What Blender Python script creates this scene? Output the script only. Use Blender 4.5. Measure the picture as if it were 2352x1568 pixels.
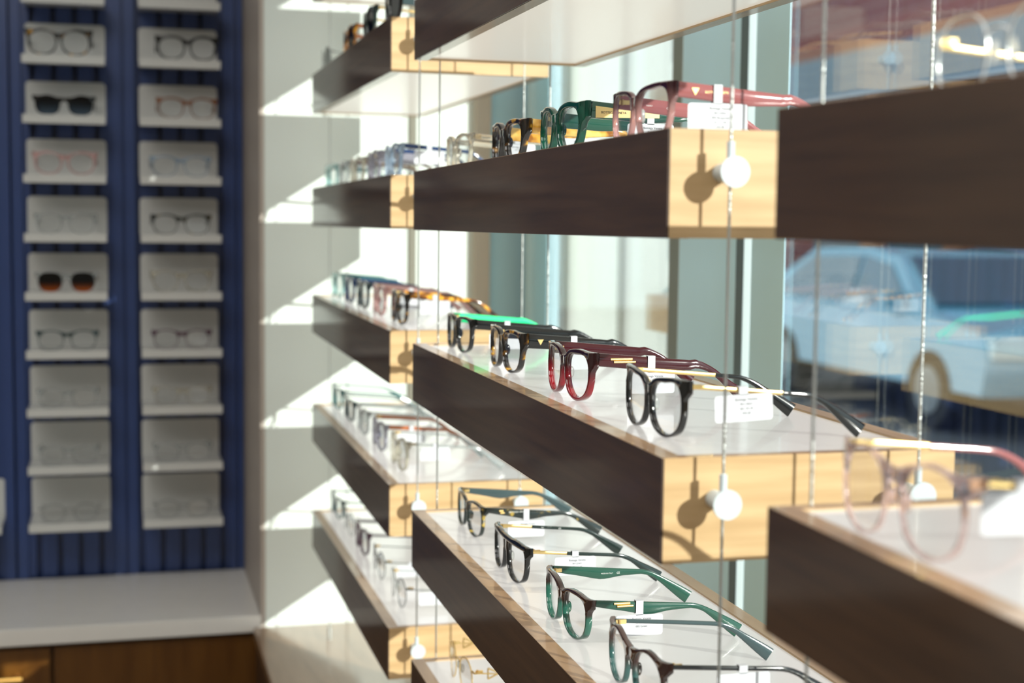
import bpy, bmesh, math, random
from mathutils import Vector, Matrix, Euler
random.seed(7)
for o in list(bpy.data.objects): bpy.data.objects.remove(o)
SC = bpy.context.scene
COL = SC.collection
PI = math.pi
# shop coordinates: origin under the lens, x towards the window, y down the shelves, z up (unit 0.73 m)
S = 0.73
EYE = 1.6
def V(x, y, z): return Vector((x*S, y*S, EYE+z*S))

# ------------------------------------------------------------------ camera
PITCH, YAW, ROLL, FPX = 0.0823, 0.2600, 0.0109, 3383.4
cy, sy, cp, sp, cr, sr = math.cos(YAW), math.sin(YAW), math.cos(PITCH), math.sin(PITCH), math.cos(ROLL), math.sin(ROLL)
fwd = Vector((sy, cy, 0)); right = Vector((cy, -sy, 0)); up = Vector((0, 0, 1))
f2 = fwd*cp - up*sp; u2 = up*cp + fwd*sp
r3 = right*cr + u2*sr; u3 = u2*cr - right*sr
cam = bpy.data.cameras.new('camera'); camo = bpy.data.objects.new('camera', cam); COL.objects.link(camo)
m = Matrix.Identity(4)
for i in range(3): m[i][0], m[i][1], m[i][2] = r3[i], u3[i], -f2[i]
m[2][3] = EYE
camo.matrix_world = m
cam.sensor_width = 36; cam.lens = FPX/2352*36
cam.clip_start = 0.02; cam.clip_end = 300
cam.dof.use_dof = True; cam.dof.focus_distance = 1.88*S; cam.dof.aperture_fstop = 5.3
SC.camera = camo
# ------------------------------------------------------------------ light
w = bpy.data.worlds.new('world'); SC.world = w; w.use_nodes = True
bg = w.node_tree.nodes['Background']; bg.inputs['Color'].default_value = (0.80, 0.93, 1.0, 1); bg.inputs['Strength'].default_value = 1.75
sun = bpy.data.lights.new('sun', 'SUN'); suno = bpy.data.objects.new('sun', sun); COL.objects.link(suno)
sun.energy = 7.4; sun.angle = math.radians(0.53); sun.color = (1.0, 0.965, 0.90)
SUNDIR = Vector((-0.68, 1.0, -0.435)).normalized()
suno.rotation_euler = SUNDIR.to_track_quat('-Z', 'Y').to_euler(); suno.location = (4, -6, 6)
for (lx, ly) in ((-.6, .4), (-.6, 2.2), (-1.9, 1.2)):   # unseen fill panels added under the ceiling to brighten the shop
    al = bpy.data.lights.new('fill_lamp', 'AREA'); al.shape = 'RECTANGLE'; al.size = .9; al.size_y = .9; al.energy = 13; al.color = (1.0, .98, .94)
    ao = bpy.data.objects.new('fill_lamp', al); COL.objects.link(ao); ao.location = V(lx, ly, 1.72)
vs = SC.view_settings; vs.view_transform = 'Standard'; vs.look = 'None'; vs.exposure = 0.0; vs.gamma = 1; vs.use_curve_mapping = False
SC.cycles.transparent_max_bounces = 24
SC.cycles.max_bounces = 8

# ------------------------------------------------------------------ materials
def new_mat(name):
    mt = bpy.data.materials.new(name); mt.use_nodes = True
    return mt, mt.node_tree, mt.node_tree.nodes['Principled BSDF']
def mat(name, col, rough=.5, metal=0, coat=0, trans=0, bump=0, bscale=60, vary=0, ior=1.5, spec=.5):
    mt, nt, b = new_mat(name)
    b.inputs['Base Color'].default_value = (*col, 1); b.inputs['Roughness'].default_value = rough
    b.inputs['Metallic'].default_value = metal; b.inputs['Coat Weight'].default_value = coat
    b.inputs['Transmission Weight'].default_value = trans; b.inputs['IOR'].default_value = ior
    b.inputs['Coat Roughness'].default_value = .06; b.inputs['Specular IOR Level'].default_value = spec
    tc = nt.nodes.new('ShaderNodeTexCoord')
    nz = nt.nodes.new('ShaderNodeTexNoise'); nz.inputs['Scale'].default_value = bscale
    nt.links.new(tc.outputs['Object'], nz.inputs['Vector'])
    if vary:
        mx = nt.nodes.new('ShaderNodeMix'); mx.data_type = 'RGBA'
        mx.inputs[6].default_value = (*[c*(1-vary) for c in col], 1); mx.inputs[7].default_value = (*[min(1, c*(1+vary)) for c in col], 1)
        nt.links.new(nz.outputs['Fac'], mx.inputs[0]); nt.links.new(mx.outputs[2], b.inputs['Base Color'])
    if bump:
        bp = nt.nodes.new('ShaderNodeBump'); bp.inputs['Strength'].default_value = bump; bp.inputs['Distance'].default_value = .001
        nt.links.new(nz.outputs['Fac'], bp.inputs['Height']); nt.links.new(bp.outputs[0], b.inputs['Normal'])
    return mt
def wood(name, c1, c2, scale=(4, 60, 60), rough=.4, coat=0, crough=.12, detail=6, bump=.15):
    mt, nt, b = new_mat(name)
    tc = nt.nodes.new('ShaderNodeTexCoord'); mp = nt.nodes.new('ShaderNodeMapping'); mp.inputs['Scale'].default_value = scale
    nz = nt.nodes.new('ShaderNodeTexNoise'); nz.inputs['Scale'].default_value = 1; nz.inputs['Detail'].default_value = detail; nz.inputs['Distortion'].default_value = .4
    rp = nt.nodes.new('ShaderNodeValToRGB'); rp.color_ramp.elements[0].position = .3; rp.color_ramp.elements[1].position = .7
    rp.color_ramp.elements[0].color = (*c1, 1); rp.color_ramp.elements[1].color = (*c2, 1)
    nt.links.new(tc.outputs['Object'], mp.inputs[0]); nt.links.new(mp.outputs[0], nz.inputs['Vector'])
    nt.links.new(nz.outputs['Fac'], rp.inputs[0]); nt.links.new(rp.outputs[0], b.inputs['Base Color'])
    bp = nt.nodes.new('ShaderNodeBump'); bp.inputs['Strength'].default_value = bump; bp.inputs['Distance'].default_value = .0005
    nt.links.new(nz.outputs['Fac'], bp.inputs['Height']); nt.links.new(bp.outputs[0], b.inputs['Normal'])
    b.inputs['Roughness'].default_value = rough; b.inputs['Coat Weight'].default_value = coat; b.inputs['Coat Roughness'].default_value = crough
    return mt
def thin(name, tint=(1, 1, 1), refl=1.0, rough=0.0, ior=1.5, gcol=(1, 1, 1)):
    # clear pane: transparent with Fresnel mirror reflection
    mt = bpy.data.materials.new(name); mt.use_nodes = True; nt = mt.node_tree; nt.nodes.clear()
    out = nt.nodes.new('ShaderNodeOutputMaterial'); tr = nt.nodes.new('ShaderNodeBsdfTransparent'); gl = nt.nodes.new('ShaderNodeBsdfGlossy')
    tr.inputs[0].default_value = (*tint, 1); gl.inputs['Roughness'].default_value = rough; gl.inputs['Color'].default_value = (*gcol, 1)
    # Schlick reflectance, the same from both faces of the sheet
    lw = nt.nodes.new('ShaderNodeLayerWeight'); lw.inputs['Blend'].default_value = .5
    pw = nt.nodes.new('ShaderNodeMath'); pw.operation = 'POWER'; pw.inputs[1].default_value = 5
    mu = nt.nodes.new('ShaderNodeMath'); mu.operation = 'MULTIPLY_ADD'; mu.inputs[1].default_value = .95*refl; mu.inputs[2].default_value = .04*refl
    mx = nt.nodes.new('ShaderNodeMixShader')
    nt.links.new(lw.outputs['Facing'], pw.inputs[0]); nt.links.new(pw.outputs[0], mu.inputs[0])
    nt.links.new(mu.outputs[0], mx.inputs[0]); nt.links.new(tr.outputs[0], mx.inputs[1]); nt.links.new(gl.outputs[0], mx.inputs[2])
    nt.links.new(mx.outputs[0], out.inputs['Surface'])
    return mt
def tortoise(name, dark, mid, light, scale=70, t0=.5, t1=.62, trans=0):
    mt, nt, b = new_mat(name)
    tc = nt.nodes.new('ShaderNodeTexCoord'); nz = nt.nodes.new('ShaderNodeTexNoise'); nz.inputs['Scale'].default_value = scale; nz.inputs['Detail'].default_value = 2
    rp = nt.nodes.new('ShaderNodeValToRGB'); e = rp.color_ramp.elements
    e[0].position = t0; e[0].color = (*dark, 1); e[1].position = t1; e[1].color = (*light, 1); k = e.new((t0+t1)/2); k.color = (*mid, 1)
    nt.links.new(tc.outputs['Object'], nz.inputs['Vector']); nt.links.new(nz.outputs['Fac'], rp.inputs[0]); nt.links.new(rp.outputs[0], b.inputs['Base Color'])
    b.inputs['Roughness'].default_value = .1; b.inputs['Coat Weight'].default_value = .6; b.inputs['Transmission Weight'].default_value = trans
    return mt
def twotone(name, lo, hi, z0, z1, trans=0):
    # acetate laminated from two colours, split at a height on the frame itself
    mt, nt, b = new_mat(name)
    tc = nt.nodes.new('ShaderNodeTexCoord'); sx = nt.nodes.new('ShaderNodeSeparateXYZ'); mr = nt.nodes.new('ShaderNodeMapRange')
    mr.inputs['From Min'].default_value = z0; mr.inputs['From Max'].default_value = z1
    mx = nt.nodes.new('ShaderNodeMix'); mx.data_type = 'RGBA'; mx.inputs[6].default_value = (*lo, 1); mx.inputs[7].default_value = (*hi, 1)
    nt.links.new(tc.outputs['Object'], sx.inputs[0]); nt.links.new(sx.outputs['Z'], mr.inputs['Value']); nt.links.new(mr.outputs[0], mx.inputs[0])
    nt.links.new(mx.outputs[2], b.inputs['Base Color'])
    b.inputs['Roughness'].default_value = .1; b.inputs['Coat Weight'].default_value = .6; b.inputs['Transmission Weight'].default_value = trans
    return mt
def gradlens(name, top, bot, z0=.008, z1=.036):
    mt = thin(name)
    nt = mt.node_tree; tr = [n for n in nt.nodes if n.type == 'BSDF_TRANSPARENT'][0]
    tc = nt.nodes.new('ShaderNodeTexCoord'); sx = nt.nodes.new('ShaderNodeSeparateXYZ'); mr = nt.nodes.new('ShaderNodeMapRange')
    mr.inputs['From Min'].default_value = z0; mr.inputs['From Max'].default_value = z1
    mx = nt.nodes.new('ShaderNodeMix'); mx.data_type = 'RGBA'; mx.inputs[6].default_value = (*bot, 1); mx.inputs[7].default_value = (*top, 1)
    nt.links.new(tc.outputs['Object'], sx.inputs[0]); nt.links.new(sx.outputs['Z'], mr.inputs['Value']); nt.links.new(mr.outputs[0], mx.inputs[0])
    nt.links.new(mx.outputs[2], tr.inputs[0])
    return mt
M = {}
M['dark_wood'] = wood('dark_wood', (.036, .016, .007), (.068, .033, .015), scale=(60, 6, 130), rough=.6, coat=.5, crough=.10)
M['oak'] = wood('oak', (.51, .335, .16), (.65, .455, .24), scale=(9, 9, 110), rough=.45)
M['rim_wood'] = wood('rim_wood', (.26, .15, .08), (.42, .27, .15), scale=(50, 5, 50), rough=.3, coat=.45, crough=.06)
M['ledge_wood'] = wood('ledge_wood', (.21, .125, .065), (.31, .19, .105), scale=(50, 5, 50), rough=.3, coat=.7, crough=.1)
M['ledge_side'] = wood('ledge_side', (.035, .014, .006), (.06, .026, .01), scale=(50, 5, 50), rough=.4)
M['cabinet'] = wood('cabinet', (.095, .034, .004), (.14, .056, .008), scale=(50, 50, 5), rough=.3, coat=.3)
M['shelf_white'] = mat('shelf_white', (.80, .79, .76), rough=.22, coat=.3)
_b = M['shelf_white'].node_tree.nodes['Principled BSDF']   # opal acrylic; low colour and added glow keep sun shadows faint
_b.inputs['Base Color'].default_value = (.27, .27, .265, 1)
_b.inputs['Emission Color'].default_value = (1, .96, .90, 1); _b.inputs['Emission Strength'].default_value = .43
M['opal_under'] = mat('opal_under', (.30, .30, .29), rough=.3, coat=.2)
_b = M['opal_under'].node_tree.nodes['Principled BSDF']  # glow added in place of light bounced up to the underside
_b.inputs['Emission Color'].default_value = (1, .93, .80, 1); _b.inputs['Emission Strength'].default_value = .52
M['wall'] = mat('wall', (.79, .86, .82), rough=.6, vary=.02, bscale=3, bump=.05)
M['wall_warm'] = mat('wall_warm', (.50, .47, .43), rough=.7, vary=.03, bscale=3)
M['taupe'] = mat('taupe', (.46, .40, .35), rough=.5, vary=.03, bscale=5)
M['wall_brown'] = mat('wall_brown', (.20, .14, .10), rough=.6, vary=.05, bscale=4)
M['band'] = mat('band', (.22, .21, .165), rough=.6)
M['tan'] = mat('tan', (.62, .53, .43), rough=.6)
M['quartz'] = mat('quartz', (.86, .84, .80), rough=.25, vary=.03, bscale=25, coat=.2)
M['blue'] = mat('blue', (.036, .070, .215), rough=.32, vary=.05, bscale=8, coat=.25)
M['acrylic'] = mat('acrylic', (.68, .69, .67), rough=.18, coat=.4)
M['steel'] = mat('steel', (.75, .78, .78), rough=.28, metal=1)
M['knob_steel'] = mat('knob_steel', (.60, .68, .72), rough=.5, metal=.1)
M['cable'] = mat('cable', (.62, .65, .63), rough=.38, metal=.8, bump=1.0, bscale=400)
M['gold'] = mat('gold', (.90, .66, .28), rough=.34, metal=1)
M['brass'] = mat('brass', (.90, .55, .16), rough=.35, metal=1)
M['paper'] = mat('paper', (.60, .62, .66), rough=.45)
M['ink'] = mat('ink', (.03, .03, .035), rough=.6)
M['pale_ink'] = mat('pale_ink', (.72, .74, .72), rough=.5)
M['floor'] = wood('floor', (.30, .24, .17), (.42, .34, .26), scale=(3, 40, 40), rough=.4)
M['ceiling'] = mat('ceiling', (.82, .82, .80), rough=.7, vary=.02, bscale=4)
M['frame_grey'] = mat('frame_grey', (.50, .78, .90), rough=.4, vary=.04, bscale=10)
M['frame_dark'] = mat('frame_dark', (.045, .085, .095), rough=.4, vary=.05, bscale=10)
M['frame_olive'] = mat('frame_olive', (.13, .15, .12), rough=.45, vary=.05, bscale=10)
M['frame_light'] = mat('frame_light', (.75, .85, .85), rough=.35, vary=.03, bscale=10)
M['pane'] = thin('pane', (.97, .995, .985), refl=2.2)
M['lens'] = thin('lens', (.985, .99, .99), refl=1.0)
M['lens_dark'] = gradlens('lens_dark', (.02, .035, .03), (.05, .09, .075))
M['lens_blue'] = gradlens('lens_blue', (.03, .03, .03), (.30, .38, .46))
M['lens_amber'] = gradlens('lens_amber', (.02, .015, .01), (.95, .42, .10), .004, .024)
def acetate(n, c, trans=0, rough=.1): M[n] = mat(n, c, rough=rough, coat=.6, trans=trans, ior=1.45)
acetate('black', (.006, .007, .007)); acetate('slate', (.045, .075, .08)); acetate('green_black', (.010, .022, .019))
acetate('green', (.018, .082, .055)); acetate('teal', (.03, .12, .12)); M['neon'] = mat('neon', (.0, .78, .27), rough=.5)
acetate('burgundy', (.045, .003, .006)); acetate('navy', (.02, .05, .14)); acetate('rose', (.36, .12, .12), trans=.1)
acetate('grey_clear', (.62, .66, .66), trans=.75); acetate('beige_clear', (.72, .69, .58), trans=.7); acetate('lavender', (.42, .42, .50), trans=.5)
acetate('blue_clear', (.45, .58, .72), trans=.6); acetate('pink_clear', (.80, .50, .48), trans=.55); acetate('aqua_clear', (.45, .72, .70), trans=.55)
acetate('emerald', (.004, .10, .062), trans=.55); acetate('brown', (.22, .09, .04)); acetate('orange_brown', (.45, .14, .05)); acetate('plum', (.10, .05, .08))
acetate('gunmetal', (.12, .14, .14)); acetate('clear_pad', (.7, .72, .70), trans=.6)
acetate('blush', (.92, .72, .70), trans=.92); acetate('ruby', (.55, .02, .03), trans=.3)
M['tort_dark'] = tortoise('tort_dark', (.008, .007, .006), (.10, .045, .006), (.62, .34, .03), 62, .56, .68)
M['tort'] = tortoise('tort', (.02, .008, .004), (.30, .10, .01), (.85, .42, .04), 50, .45, .62)
M['tort_green'] = tortoise('tort_green', (.010, .018, .016), (.06, .05, .02), (.40, .28, .05), 75, .60, .70)
M['amber'] = tortoise('amber', (.28, .10, .01), (.70, .36, .05), (.90, .60, .16), 55, .38, .6)
M['burg_two'] = twotone('burg_two', (.26, .004, .012), (.03, .003, .005), .010, .030, trans=.15)
M['green_two'] = twotone('green_two', (.018, .10, .07), (.04, .014, .010), .025, .029)
M['teal_two'] = twotone('teal_two', (.03, .09, .085), (.045, .018, .014), .018, .030)
M['rose_two'] = twotone('rose_two', (.55, .30, .28), (.055, .008, .015), .020, .040, trans=.4)
M['asphalt'] = mat('asphalt', (.045, .048, .055), rough=.8, vary=.3, bscale=2, bump=.3)
M['pavement'] = mat('pavement', (.07, .075, .085), rough=.8, vary=.1, bscale=2)
M['tyre'] = mat('tyre', (.012, .012, .013), rough=.7); M['car_blue'] = mat('car_blue', (.12, .36, .52), rough=.18, coat=1)
M['car_white'] = mat('car_white', (.15, .38, .52), rough=.18, coat=1); M['car_deep'] = mat('car_deep', (.02, .16, .38), rough=.18, coat=1)
M['car_glass'] = mat('car_glass', (.03, .10, .15), rough=.05, coat=1); M['lamp_red'] = mat('lamp_red', (.4, .02, .02), rough=.2)
M['fascia'] = mat('fascia', (.16, .25, .34), rough=.5, vary=.1, bscale=3); M['door_orange'] = mat('door_orange', (.40, .17, .075), rough=.5, vary=.1, bscale=3)
M['pale_stucco'] = mat('pale_stucco', (.66, .76, .80), rough=.8, vary=.04, bscale=.6); M['pale_green'] = mat('pale_green', (.56, .70, .58), rough=.8)
M['pale_pink'] = mat('pale_pink', (.56, .62, .65), rough=.8)
mt, nt, b = new_mat('brick'); M['brick'] = mt
tc = nt.nodes.new('ShaderNodeTexCoord'); bk = nt.nodes.new('ShaderNodeTexBrick'); bk.inputs['Scale'].default_value = 2.2
mp = nt.nodes.new('ShaderNodeMapping'); mp.inputs['Rotation'].default_value = (PI/2, 0, PI/2)
bk.inputs['Color1'].default_value = (.30, .10, .085, 1); bk.inputs['Color2'].default_value = (.24, .085, .08, 1); bk.inputs['Mortar'].default_value = (.36, .26, .23, 1)
nt.links.new(tc.outputs['Object'], mp.inputs[0]); nt.links.new(mp.outputs[0], bk.inputs['Vector']); nt.links.new(bk.outputs['Color'], b.inputs['Base Color']); b.inputs['Roughness'].default_value = .85

fm_ = bpy.data.materials.new('frosted'); fm_.use_nodes = True; nt = fm_.node_tree; nt.nodes.clear(); M['frosted'] = fm_
_o = nt.nodes.new('ShaderNodeOutputMaterial'); _t = nt.nodes.new('ShaderNodeBsdfTranslucent'); _d = nt.nodes.new('ShaderNodeBsdfDiffuse'); _m = nt.nodes.new('ShaderNodeMixShader')
_t.inputs[0].default_value = (.86, .95, .95, 1); _d.inputs[0].default_value = (.8, .88, .88, 1); _m.inputs[0].default_value = .3
nt.links.new(_t.outputs[0], _m.inputs[1]); nt.links.new(_d.outputs[0], _m.inputs[2]); nt.links.new(_m.outputs[0], _o.inputs['Surface'])
# ------------------------------------------------------------------ mesh helpers
def link(name, me, mt, parent=None, smooth=False):
    o = bpy.data.objects.new(name, me); COL.objects.link(o)
    if mt is not None and not me.materials: me.materials.append(mt)
    if parent: o.parent = parent
    if smooth:
        for p in me.polygons: p.use_smooth = True
    return o
class MB:
    def __init__(s): s.v = []; s.f = []
    def add(s, vs, fs):
        n = len(s.v); s.v += [tuple(v) for v in vs]; s.f += [tuple(i+n for i in f) for f in fs]; return s
    def hexa(s, c):  # c: 8 corners, bottom 4 ccw then top 4
        return s.add(c, [(0, 3, 2, 1), (4, 5, 6, 7), (0, 1, 5, 4), (1, 2, 6, 5), (2, 3, 7, 6), (3, 0, 4, 7)])
    def box(s, x0, x1, y0, y1, z0, z1):
        return s.hexa([(x0, y0, z0), (x1, y0, z0), (x1, y1, z0), (x0, y1, z0), (x0, y0, z1), (x1, y0, z1), (x1, y1, z1), (x0, y1, z1)])
    def cyl(s, a, b, r, n=16, r2=None):
        a, b = Vector(a), Vector(b); r2 = r if r2 is None else r2
        t = (b-a).normalized(); u = t.orthogonal().normalized(); w_ = t.cross(u)
        A = [a+(u*math.cos(2*PI*i/n)+w_*math.sin(2*PI*i/n))*r for i in range(n)]
        B = [b+(u*math.cos(2*PI*i/n)+w_*math.sin(2*PI*i/n))*r2 for i in range(n)]
        return s.add(A+B, [(i, (i+1) % n, n+(i+1) % n, n+i) for i in range(n)]+[tuple(range(n))[::-1], tuple(range(n, 2*n))])
    def rings(s, R, closed=False, caps=True):
        n = len(R[0]); m_ = len(R); vs = [p for r in R for p in r]; fs = []
        for j in range(m_ if closed else m_-1):
            k = (j+1) % m_
            fs += [(j*n+i, j*n+(i+1) % n, k*n+(i+1) % n, k*n+i) for i in range(n)]
        if not closed and caps: fs += [tuple(range(n))[::-1], tuple(range((m_-1)*n, m_*n))]
        return s.add(vs, fs)
    def mesh(s, name, bevel=0, seg=2):
        me = bpy.data.meshes.new(name); me.from_pydata(s.v, [], s.f); me.update()
        bm = bmesh.new(); bm.from_mesh(me)
        bmesh.ops.recalc_face_normals(bm, faces=bm.faces)
        if bevel: bmesh.ops.bevel(bm, geom=list(bm.edges), offset=bevel, segments=seg, affect='EDGES', clamp_overlap=True)
        bm.to_mesh(me); bm.free(); return me
    def obj(s, name, mt, parent=None, smooth=False, bevel=0, seg=2): return link(name, s.mesh(name, bevel, seg), mt, parent, smooth)
def autosmooth(o, ang=40):
    me = o.data
    for p in me.polygons: p.use_smooth = True
    try: me.set_sharp_from_angle(angle=math.radians(ang))
    except Exception: pass
    return o
def empty(name, loc, label, cat, group=None, rz=0):
    o = bpy.data.objects.new(name, None); COL.objects.link(o); o.location = loc; o.rotation_euler = (0, 0, rz); o.empty_display_size = .02
    tag(o, label, cat, group); return o
def tag(o, label=None, cat=None, group=None, kind=None):
    if label: o['label'] = label
    if cat: o['category'] = cat
    if group: o['group'] = group
    if kind: o['kind'] = kind
    return o
def sbox(x0, x1, y0, y1, z0, z1, mb=None):   # box in shop units
    mb = mb or MB(); a, b = V(x0, y0, z0), V(x1, y1, z1)
    return mb.box(a.x, b.x, a.y, b.y, a.z, b.z)
def struct(name, mb, mt, label, cat, bevel=0, parent=None):
    o = mb.obj(name, mt, parent, bevel=bevel)
    if not parent: tag(o, label, cat, kind='structure')
    return o

# ------------------------------------------------------------------ room
ZL = -1.155; ZC = -1.127; YW = 4.15; XW = .3878; YB = 4.775
ZF = -EYE/S
struct('floor', sbox(-3.2, 1.10, -2.5, 5.2, ZF-.1, ZF), M['floor'], 'pale timber floor of the shop', 'floor')
struct('ceiling', sbox(-3.2, 1.2, -2.5, 5.2, 1.75, 1.85), M['ceiling'], 'white ceiling over the shelves', 'ceiling')
struct('wall_end', sbox(XW, 1.025, YW, YB+.1, ZF, 1.75), M['wall'], 'pale grey end wall behind the far shelves catching sun', 'wall')
struct('wall_left', sbox(-1.75, -1.646, 3.9, 4.9, ZF, 1.75), M['wall'], 'grey side wall left of the blue alcove', 'wall')
struct('trim_1', sbox(XW-.012, XW-.0005, YW+.0005, YB, ZF, 1.749), M['taupe'], 'taupe side panel lining the alcove edge', 'trim')
struct('trim_2', sbox(.796, .816, YW-.008, YW-.0005, ZL, 1.749), M['band'], 'narrow dark taupe strip running up the end wall', 'trim')  # narrow darker strip laid on the end wall
struct('trim_3', sbox(.985, 1.03, YW-.02, YW-.0005, ZL, 1.749), M['tan'], 'tan corner strip between end wall and window', 'trim')
struct('wall_room', sbox(-3.3, -3.2, -2.5, 5.2, ZF, 1.75), M['wall_warm'], 'far side wall of the shop', 'wall')
struct('wall_side', sbox(-3.2, -1.751, 4.0, 4.1, ZF, 1.75), M['wall_brown'], 'unseen brown wall left of the alcove, added to darken reflections', 'wall')  # added to close off bright sky mirrored in the shelf fronts
struct('wall_front', sbox(-3.2, 1.2, -2.6, -2.5, ZF, 1.75), M['wall_warm'], 'wall at the near end of the shop', 'wall')
# blue board-and-batten wall
mb = sbox(-1.645, XW-.0005, YB+.0005, YB+.06, ZF, 1.749)
x = -1.62
while x < XW-.03:
    inpanel = any(a < x+.03 < b for a, b in ((-.29, -.03), (.05, .33), (-1.0, -.36)))
    d = .029 if inpanel else .03
    x2 = min(x+.045, XW-.02)
    sbox(x, x2, YB-d, YB, ZC, 1.745, mb)
    x += .0625
struct('wall_back', mb, M['blue'], 'deep blue wall of upright boards behind the small display shelves', 'wall')
mb = MB()
for xa, xb in ((-.352, -.287), (-.022, .045), (.333, XW-.014)):
    xm = (xa+xb)/2
    sbox(xa, xm-.004, YB-.045, YB-.0301, ZC+.001, 1.745, mb); sbox(xm+.004, xb, YB-.045, YB-.0301, ZC+.001, 1.745, mb)
# flat stiles
struct('trim_4', mb, M['blue'], 'flat blue stiles dividing the boarded wall', 'trim')
# window members
XG = 1.12
wn = []
def winbars(prefix, bars, xa, xb):
    for (n, y0, y1, mtn, dx0, dx1, lab) in bars:
        struct('trim_%d' % n, sbox(xa+dx0, xb+dx1, y0, y1, ZF, 1.03 if n < 10 else 1.749), M[mtn], lab, 'window frame')
winbars('a', [
    (5, 2.868, 2.925, 'frame_olive', 0, 0, 'dark olive mullion at the edge of the far window'),
    (6, 2.575, 2.866, 'frame_grey', 0, .0, 'broad blue-grey column panel between the windows'),
    (7, 2.541, 2.574, 'frame_dark', 0, 0, 'dark joint beside the broad grey panel'),
    (9, 2.365, 2.504, 'frame_grey', .0, .0, 'blue-grey jamb of the near window')], 1.119, 1.1205)
winbars('b', [
    (10, 3.90, 4.03, 'frame_grey', .0, 0, 'blue-grey jamb at the far end of the far window'),
    (11, 4.031, 4.083, 'frame_light', -.012, 0, 'pale frame strip near the wall corner'),
    (12, 4.084, 4.125, 'frame_dark', 0, 0, 'dark frame joint near the wall corner')], 1.135, 1.17)
struct('wall_corner', sbox(1.0305, 1.17, YW-.004, YB+.1, ZF, 1.75), M['frame_grey'], 'blue-grey return panel in the window corner', 'wall')
struct('window_1', sbox(XG, XG+.008, -2.49, 2.364, ZL, 1.03), M['pane'], 'large clear shop window beside the near shelves', 'window')
struct('window_2', sbox(XG, XG+.008, 2.926, 4.083, ZL, 1.03), M['pane'], 'tall clear shop window beside the far shelves', 'window')
struct('window_3', sbox(XG, XG+.003, 2.5045, 2.5405, ZL, 1.03), M['frosted'], 'narrow bright frosted slot of glass beside the near window jamb', 'window')
struct('trim_8', sbox(XG-.005, XG+.02, -2.49, 4.083, 1.0305, 1.749), M['frame_grey'], 'unseen blue-grey header added over the shop windows to block high sun', 'window frame')  # added out of view; keeps high sun off the blue wall
struct('wall_sill', sbox(1.101, 1.17, -2.49, 2.364, ZF, ZL), M['frame_grey'], 'low wall under the shop window', 'wall')
# window ledge and counter
led = empty('window_ledge', V(.72, 2, ZF), 'long low wooden ledge running under the hanging shelves', 'ledge')
def P(mb, name, mt, root, **k):     # build in world space, keep under root
    mb.v = [tuple(Vector(v)-root.location) for v in mb.v]
    return mb.obj(name, mt, root, **k)
P(sbox(.352, 1.100, -.9, YW-.021, ZL-.03, ZL), 'top', M['ledge_wood'], led, bevel=.002)
P(sbox(.357, 1.098, -.89, YW-.03, ZF, ZL-.031), 'base_panel', M['ledge_side'], led)
cnt = sbox(-1.64, XW-.0125, YW-.005, YB-.0455, ZC-.047, ZC).obj('countertop', M['quartz'], bevel=.002)
tag(cnt, 'off-white quartz counter slab below the blue wall', 'countertop')
cab_xs = [(-1.64, -.9), (-.897, -.195), (-.192, .3745)]
labs = ['brown timber cabinet unit left of the added glint bar', 'brown timber cabinet unit with an added glint bar under the white counter', 'brown timber cabinet unit next to the window ledge']
for (xa, xb), lb in zip(cab_xs, labs):
    c = empty('base_cabinet', V((xa+xb)/2, 4.45, ZF), lb, 'cabinet', 'base cabinets under the white counter')
    P(sbox(xa, xb, YW+.035, YB-.03, ZF, ZC-.048), 'body', M['cabinet'], c)
    d = P(sbox(xa+.004, xb-.004, YW+.015, YW+.034, ZF+.1, ZC-.06), 'door', M['cabinet'], c, bevel=.001)
    if xb < 0 and xa > -1:
        h = MB(); a, b_ = V(-.38, YW-.02, -1.262), V(-.272, YW-.02, -1.262)  # added brass bar stands in for a warm light reflection on wood
        h.cyl(a, b_, .0065, 12)
        for q in (-.365, -.287): h.cyl(V(q, YW-.02, -1.262), V(q, YW+.016, -1.262), .004, 10)
        h.v = [tuple(Vector(v)-c.location) for v in h.v]; ho = h.obj('glint_bar', M['brass'], d); ho['label'] = 'brass bar shaped as a warm light reflection'

# ------------------------------------------------------------------ hanging shelf boxes
H = .1; D = .3064
YN = {1: -.25, 2: 1.2763, 3: 2.7379}; YFAR = {1: 1.0644, 2: 2.5192, 3: 3.9396}
ZN = {1: {1: .078, 2: -.232, 0: .392}, 2: {-1: .66, 0: .3667, 1: .085, 2: -.22, 3: -.5148, 4: -.7814}, 3: {-1: .665, 0: .3726, 1: .0813, 2: -.2111, 3: -.5052, 4: -.7838}}
ZFR = {1: {1: .0878, 2: -.225, 0: .392}, 2: {-1: .66, 0: .3716, 1: .081, 2: -.2167, 3: -.5115, 4: -.7797}, 3: {-1: .665, 0: .3743, 1: .078, 2: -.2051, 3: -.4983, 4: -.788}}
XN = {1: .4905, 2: .4855, 3: .4885}; XF_ = {1: .495, 2: .4911, 3: .494}
BAYN = {1: 'nearest', 2: 'middle', 3: 'far'}
LVN = {-1: 'shelf above the top row', 0: 'top row', 1: 'second row', 2: 'third row', 3: 'fourth row', 4: 'lowest row'}
def ztop(bay, lv, y):
    t = (y-YN[bay])/(YFAR[bay]-YN[bay]); return ZN[bay][lv]*(1-t)+ZFR[bay][lv]*t
def xfront(bay, y):
    t = (y-YN[bay])/(YFAR[bay]-YN[bay]); return XN[bay]*(1-t)+XF_[bay]*t
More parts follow.
